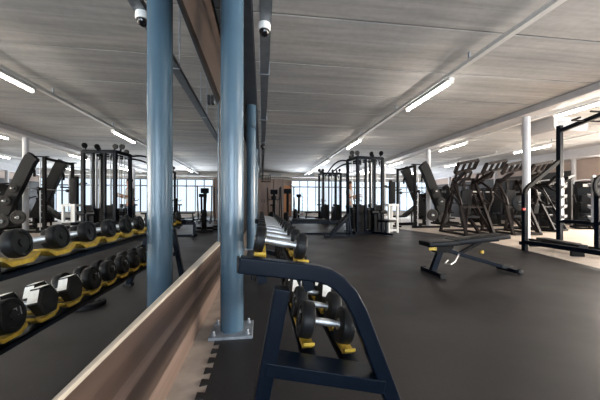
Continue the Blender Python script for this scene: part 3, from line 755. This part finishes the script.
plate_at((AX, 4.53, 1.28), (0, -1, 0), .225, 'large black weight plate on the short post of the power rack', G)
# low sled bench on the floor of the rack
t = thing('floor_bench', 'low flat black bench lying inside the power rack', 'weight bench', (5.86, 5.05, 0), math.radians(72))
MB().pad((-.10, 0, .20), .95, .22, .06).build('pad', 'pad', t)
MB().beam((-.7, 0, .13), (.78, 0, .13), .07, .06).build('main_beam', 'frame_dark', t, bevel=.004)
for x in (-.62, .62): MB().beam((x, -.10, .05), (x, .10, .05), .06, .1).build('foot', 'frame_dark', t, bevel=.004)
MB().pad((-.66, 0, .19), .20, .16, .07).build('head_pad', 'pad', t)

# ------------------------------------------------------------------ selectorised machines along the far side
def selector(loc, rz, label, H=1.75, mat='frame_dark', sign=True):
    t = thing('selector_machine', label, 'exercise machine', loc, rz, 'weight stack machines in the background')
    B(-.30, .30, .10, .42, .03, H).build('stack_housing', mat, t, bevel=.02)
    B(-.22, .22, .085, .099, .25, H - .25).build('front_panel', 'pad', t)
    if sign: B(-.07, .09, .076, .0845, H - .22, H - .11).build('instruction_plate', 'label_white', t)
    MB().sweep([(-.34, .26, H - .1), (-.30, .26, H + .03), (0, .26, H + .07), (.30, .26, H + .03), (.34, .26, H - .1)], (0, 1, 0), .30, .03).build('top_cover', 'steel_light' if sign else mat, t)
    MB().beam((-.35, -.7, .035), (-.35, .5, .035), .07, .07).beam((.35, -.7, .035), (.35, .5, .035), .07, .07).beam((-.35, -.65, .035), (.35, -.65, .035), .07, .07).build('base_frame', mat, t)
    MB().beam((0, -.45, .05), (0, -.30, .48), .08, .08).build('seat_post', mat, t)
    MB().pad((0, -.42, .53), .40, .40, .09).build('seat', 'pad', t)
    MB().pad((0, -.10, .95), .36, .10, .68, Matrix.Rotation(math.radians(10), 3, 'X')).build('backrest', 'pad', t)
    for sx in (-1, 1):
        MB().tube([(sx * .34, .05, 1.35), (sx * .42, -.25, 1.25), (sx * .40, -.55, 1.0), (sx * .25, -.62, .98)], .03, 8).build('press_arm', mat, t)
    MB().tube([(.0, .25, .2), (.0, .25, H - .1)], .012, 6).build('guide_rod', 'chrome', t)
    return t
sel = [((11.3, 9.9), -40, 1.85, True, 'black machine with tall stack housing behind the stepped bar holders'),
       ((12.6, 9.6), -40, 1.85, True, 'black machine with white plate at the beige wall, nearest the camera'),
       ((12.9, 11.9), -60, 1.75, True, 'black machine by the beige wall column'),
       ((10.35, 11.5), -20, 1.6, False, 'dark seated machine between the pale column and the tall stack housings'),
       ((9.2, 13.4), -10, 1.75, False, 'dark machine behind the lever machines, closest to them'),
       ((11.3, 14.0), -15, 1.7, False, 'dark machine behind the lever machines, middle of the row'),
       ((12.7, 14.9), -30, 1.8, False, 'dark machine behind the lever machines, deepest in the row'),
       ((10.0, 16.6), 0, 1.6, False, 'dark machine near the far windows behind the lever machines'),
       ((11.9, 17.5), 0, 1.7, False, 'dark machine in the far corner by the windows')]
for (x, y), a, H, sg, lb in sel: selector((x, y, 0), math.radians(a), lb, H, 'frame_dark', sg)
lever((9.95, 9.2, 0), math.radians(20), 'dark A-frame machine standing behind the power rack brace', 'frame_dark', 1.9)

# ------------------------------------------------------------------ far end: bikes, benches, cabinets
def bike(loc, rz, label):
    t = thing('exercise_bike', label, 'exercise bike', loc, rz, 'cardio machines near the far windows')
    MB().beam((-.5, -.22, .04), (-.5, .22, .04), .07, .07).beam((.5, -.22, .04), (.5, .22, .04), .07, .07).build('foot', 'frame_dark', t)
    MB().beam((-.5, 0, .05), (.5, 0, .12), .09, .1).build('main_beam', 'frame_dark', t)
    MB().disc((.32, 0, .36), (0, 1, 0), .24, .10, 28).build('flywheel_cover', 'frame_dark', t)
    MB().beam((-.15, 0, .1), (-.28, 0, .86), .07, .06).build('seat_post', 'frame_dark', t)
    MB().pad((-.30, 0, .90), .28, .22, .08).build('saddle', 'pad', t)
    MB().beam((.28, 0, .2), (.45, 0, 1.20), .08, .07).build('handle_post', 'frame_dark', t)
    MB().tube([(.15, -.24, 1.22), (.42, -.24, 1.15), (.46, 0, 1.14), (.42, .24, 1.15), (.15, .24, 1.22)], .02, 8).build('handlebar', 'rubber', t)
    MB().pad((.48, 0, 1.24), .05, .24, .16, Matrix.Rotation(math.radians(-15), 3, 'Y')).build('console', 'screen', t)
    for s in (-1, 1): MB().beam((.05, s * .1, .32), (.12, s * .1, .16), .03, .03).box(.06, .18, s * .1 - .05 + s * .04, s * .1 + .05 + s * .04, .13, .16).build('pedal', 'frame_dark', t)
    return t
def cross(loc, rz, label):
    t = thing('cross_trainer', label, 'cross trainer', loc, rz, 'cardio machines near the far windows')
    MB().beam((-.7, 0, .06), (.7, 0, .06), .16, .1).build('base_beam', 'frame_dark', t)
    MB().beam((-.7, -.3, .04), (-.7, .3, .04), .07, .07).beam((.65, -.3, .04), (.65, .3, .04), .07, .07).build('foot', 'frame_dark', t)
    MB().disc((-.42, 0, .38), (0, 1, 0), .28, .16, 28).build('flywheel_cover', 'frame_dark', t)
    MB().beam((.45, 0, .1), (.55, 0, 1.45), .10, .10).build('mast', 'frame_dark', t)
    MB().pad((.53, 0, 1.45), .05, .30, .20, Matrix.Rotation(math.radians(-20), 3, 'Y')).build('console', 'screen', t)
    for s in (-1, 1):
        MB().beam((-.45, s * .17, .38), (.42, s * .19, .24), .06, .05).build('pedal_arm', 'steel_light', t)
        MB().pad((.12, s * .19, .33), .36, .15, .04).build('pedal', 'rubber', t)
        MB().tube([(.42, s * .22, .26), (.46, s * .24, .9), (.38, s * .25, 1.30), (.28, s * .25, 1.62)], .022, 8).build('swing_handle', 'rubber', t)
    return t
cross((2.05, 16.8, 0), math.radians(70), 'tall cross trainer beside the orange door')
bike((.5, 12.75, 0), math.radians(85), 'dark exercise bike before the wooden cabinets')
cross((.42, 11.3, 0), math.radians(82), 'dark cross trainer past the end of the dumbbell rack')
cross((.92, 10.6, 0), math.radians(82), 'dark cross trainer between the wire basket and the low bench frame')
bench((3.2, 17.3, 0), math.radians(10), 'flat bench by the far windows left of the far tower', 0)
bench((4.5, 16.3, 0), math.radians(20), 'flat bench behind the far cable tower', 0)
bike((3.9, 18.8, 0), math.radians(60), 'exercise bike against the far windows between the flat benches')
bike((6.0, 17.6, 0), math.radians(60), 'exercise bike near the far windows by the pale column')
# wooden cabinets
def cabinet(x0, x1, y, H, label):
    t = thing('cabinet', label, 'cabinet', ((x0 + x1) / 2, y, 0), 0, 'wooden cabinets at the end of the aisle'); w = (x1 - x0) / 2
    MB().box(-w, w, 0, .5, 0, H).build('body', 'wood_cab', t, bevel=.004)
    for s in (-1, 1):
        d = B(s * w * .5 - w * .48, s * w * .5 + w * .48, -.022, -.001, .08, H - .03).build('door', 'wood_cab', t, bevel=.003)
        B(s * .06 - .008, s * .06 + .008, -.045, -.022, H * .5 - .08, H * .5 + .08).build('handle', 'frame_dark', d)
cabinet(-.44, .55, 14.2, 2.2, 'brown wooden cabinet against the mirror wall')
cabinet(.57, 1.08, 14.2, 2.2, 'brown wooden cabinet standing free beside the aisle')
d1 = struct(B(2.28, 2.34, YB - .2, YB - .001, -.008, ZB1), 'trim_5', 'beige', 'beige jamb beside the orange door', 'trim')
dr = struct(B(1.66, 2.27, YB - .06, YB - .012, -.008, 2.4), 'door_1', 'orange', 'orange door in the far wall', 'door')
B(2.18, 2.21, YB - .09, YB - .06, .95, 1.12).build('handle', 'chrome', dr)

# ------------------------------------------------------------------ person at the near cable tower
def skin_obj(name, mat, verts, edges, radii, parent, root=0, sub=2):
    me = bpy.data.meshes.new(name); me.from_pydata(verts, edges, []); me.update()
    o = bpy.data.objects.new(name, me); COL.objects.link(o); o.parent = parent
    sk = o.modifiers.new('skin', 'SKIN'); sk.use_smooth_shade = True
    for i, r in enumerate(radii):
        d = me.skin_vertices[0].data[i]; d.radius = r if isinstance(r, tuple) else (r, r); d.use_root = (i == root)
    o.modifiers.new('sub', 'SUBSURF').levels = sub; o.modifiers['sub'].render_levels = sub
    me.materials.append(M[mat]); return o
pr = thing('person', 'person in pale shirt and grey trousers standing behind the near cable tower', 'person', (3.14, 9.98, 0), math.radians(55))
V, E, Rr = [], [], []
def add(p, r, par=None):
    V.append(p); Rr.append(r); i = len(V) - 1
    if par is not None: E.append((par, i))
    return i
# local: faces -y, x is the figure's left
pel = add((0, 0, .95), (.15, .11)); sp1 = add((0, .0, 1.12), (.135, .10), pel); sp2 = add((0, .0, 1.30), (.165, .115), sp1); sp3 = add((0, .0, 1.44), (.13, .085), sp2)
nk = add((0, -.01, 1.53), .056, sp3); hd = add((0, -.025, 1.62), (.075, .085), nk); tp = add((0, -.02, 1.70), (.074, .088), hd); cr = add((0, -.015, 1.76), (.05, .06), tp)
for s in (-1, 1):
    hip = add((s * .10, 0, .88), .095, pel); kn = add((s * .11, -.02, .50), .062, hip); an = add((s * .115, .02, .09), .042, kn); add((s * .125, -.12, .035), (.042, .03), an)
    sh = add((s * .19, 0, 1.42), .062, sp3)
    if s < 0: el = add((s * .27, -.10, 1.17), .045, sh); wr = add((s * .20, -.34, 1.26), .030, el); pm = add((s * .18, -.42, 1.28), (.036, .018), wr); fd = Vector((.1 * s * -1, -.9, .2))
    else: el = add((s * .27, -.04, 1.14), .045, sh); wr = add((s * .19, -.27, 1.20), .030, el); pm = add((s * .16, -.35, 1.22), (.036, .018), wr); fd = Vector((-.2 * s, -.9, .1))
    c = Vector(V[pm])
    for k in range(4):
        a = add(c + Vector(((k - 1.5) * .021, -.03, .0)), .009, pm); b_ = add(c + Vector(((k - 1.5) * .022, -.07 - .006 * (k in (1, 2)), -.012)), .0085, a); add(c + Vector(((k - 1.5) * .02, -.085 - .006 * (k in (1, 2)), -.042)), .0075, b_)
    a = add(c + Vector((-s * .04, .0, -.01)), .010, pm); add(c + Vector((-s * .055, -.035, -.025)), .009, a)
body = skin_obj('body', 'skin', [tuple(v) for v in V], E, Rr, pr)
# face
MB().lathe((0, -.107, 1.635), (0, -1, -.35), [(.016, 0), (.012, .012), (.004, .022)], 10).build('nose', 'skin', pr)
for s in (-1, 1):
    MB().ball((s * .030, -.098, 1.668), .010).build('eye', 'eye', pr)
    MB().ball((s * .078, -.02, 1.65), .026, .4, .8, 1.2).build('ear', 'skin', pr)
MB().ball((0, -.098, 1.595), .02, 1.1, .4, .35).build('mouth', 'lip', pr)
MB().ball((0, .0, 1.715), .094, .92, 1.08, .82).build('hair', 'hair', pr)
skin_obj('shirt', 'shirt', [(0, 0, .90), (0, 0, 1.12), (0, 0, 1.30), (0, 0, 1.45), (-.19, 0, 1.43), (-.25, -.06, 1.27), (.19, 0, 1.43), (.25, -.03, 1.26)], [(0, 1), (1, 2), (2, 3), (3, 4), (4, 5), (3, 6), (6, 7)], [(.175, .13), (.16, .12), (.185, .13), (.145, .10), .078, .066, .078, .066], pr)
skin_obj('trousers', 'trousers', [(0, 0, .97), (-.10, 0, .86), (-.11, -.02, .50), (-.115, .02, .11), (.10, 0, .86), (.11, -.02, .50), (.115, .02, .11)], [(0, 1), (1, 2), (2, 3), (0, 4), (4, 5), (5, 6)], [(.16, .125), .108, .082, .066, .108, .082, .066], pr)
for s in (-1, 1): MB().pad((s * .12, -.05, .042), .095, .27, .085, None, .035).build('shoe', 'shoe', pr)

# ------------------------------------------------------------------ light, sky, camera
w = bpy.data.worlds.new('sky'); S.world = w; w.use_nodes = True; nt = w.node_tree; nt.nodes.clear()
o = nt.nodes.new('ShaderNodeOutputWorld'); bg = nt.nodes.new('ShaderNodeBackground')
bg.inputs[0].default_value = (.86, .93, 1, 1); bg.inputs[1].default_value = 1.7
nt.links.new(bg.outputs[0], o.inputs[0])
def area(name, loc, rot, sx, sy, energy, col):
    l = bpy.data.lights.new(name, 'AREA'); l.shape = 'RECTANGLE'; l.size = sx; l.size_y = sy; l.energy = energy; l.color = col
    ob = bpy.data.objects.new(name, l); COL.objects.link(ob); ob.location = loc; ob.rotation_euler = rot; return ob
# daylight arriving through the window openings, plus one added uplight at the back
area('daylight_side', (WR + 1.1, 3.0, 2.5), (0, math.radians(62), 0), 2.6, 14, 7600, (1, .83, .67))
area('added_back_uplight', (8.3, 25.9, -.05), (PI, 0, 0), 12, 5.6, 9500, (.97, .97, 1))  # unseen lamp below the sill line, added to brighten the far ceiling
area('daylight_back_sky', (8.3, YB + 1.6, 4.3), (math.radians(-50), 0, 0), 12, 1.6, 3000, (.88, .94, 1))
area('daylight_front_1', (.27, YF - .14, 1.5), (math.radians(90), 0, 0), .85, 2.3, 150, (.86, .93, 1))
area('daylight_front_2', (1.67, YF - .14, 1.5), (math.radians(90), 0, 0), .85, 2.3, 150, (.86, .93, 1))
area('daylight_front_3', (6.7, YF - .14, 1.5), (math.radians(90), 0, 0), 4.5, 2.3, 600, (.9, .95, 1))
cam = bpy.data.cameras.new('camera'); co = bpy.data.objects.new('camera', cam); COL.objects.link(co)
cam.sensor_width = 36; cam.lens = 36 * 285 / 600; cam.shift_y = 4 / 600; cam.clip_start = .02
TH = math.atan(38 / 285)
co.location = (0, 0, .95); co.rotation_euler = (PI / 2, 0, -TH); S.camera = co
S.view_settings.view_transform = 'Standard'; S.view_settings.look = 'None'; S.view_settings.gamma = 1
S.view_settings.use_curve_mapping = False; S.view_settings.exposure = -0.2
S.cycles.max_bounces = 10; S.cycles.glossy_bounces = 6; S.cycles.transparent_max_bounces = 12; S.cycles.sample_clamp_indirect = 6
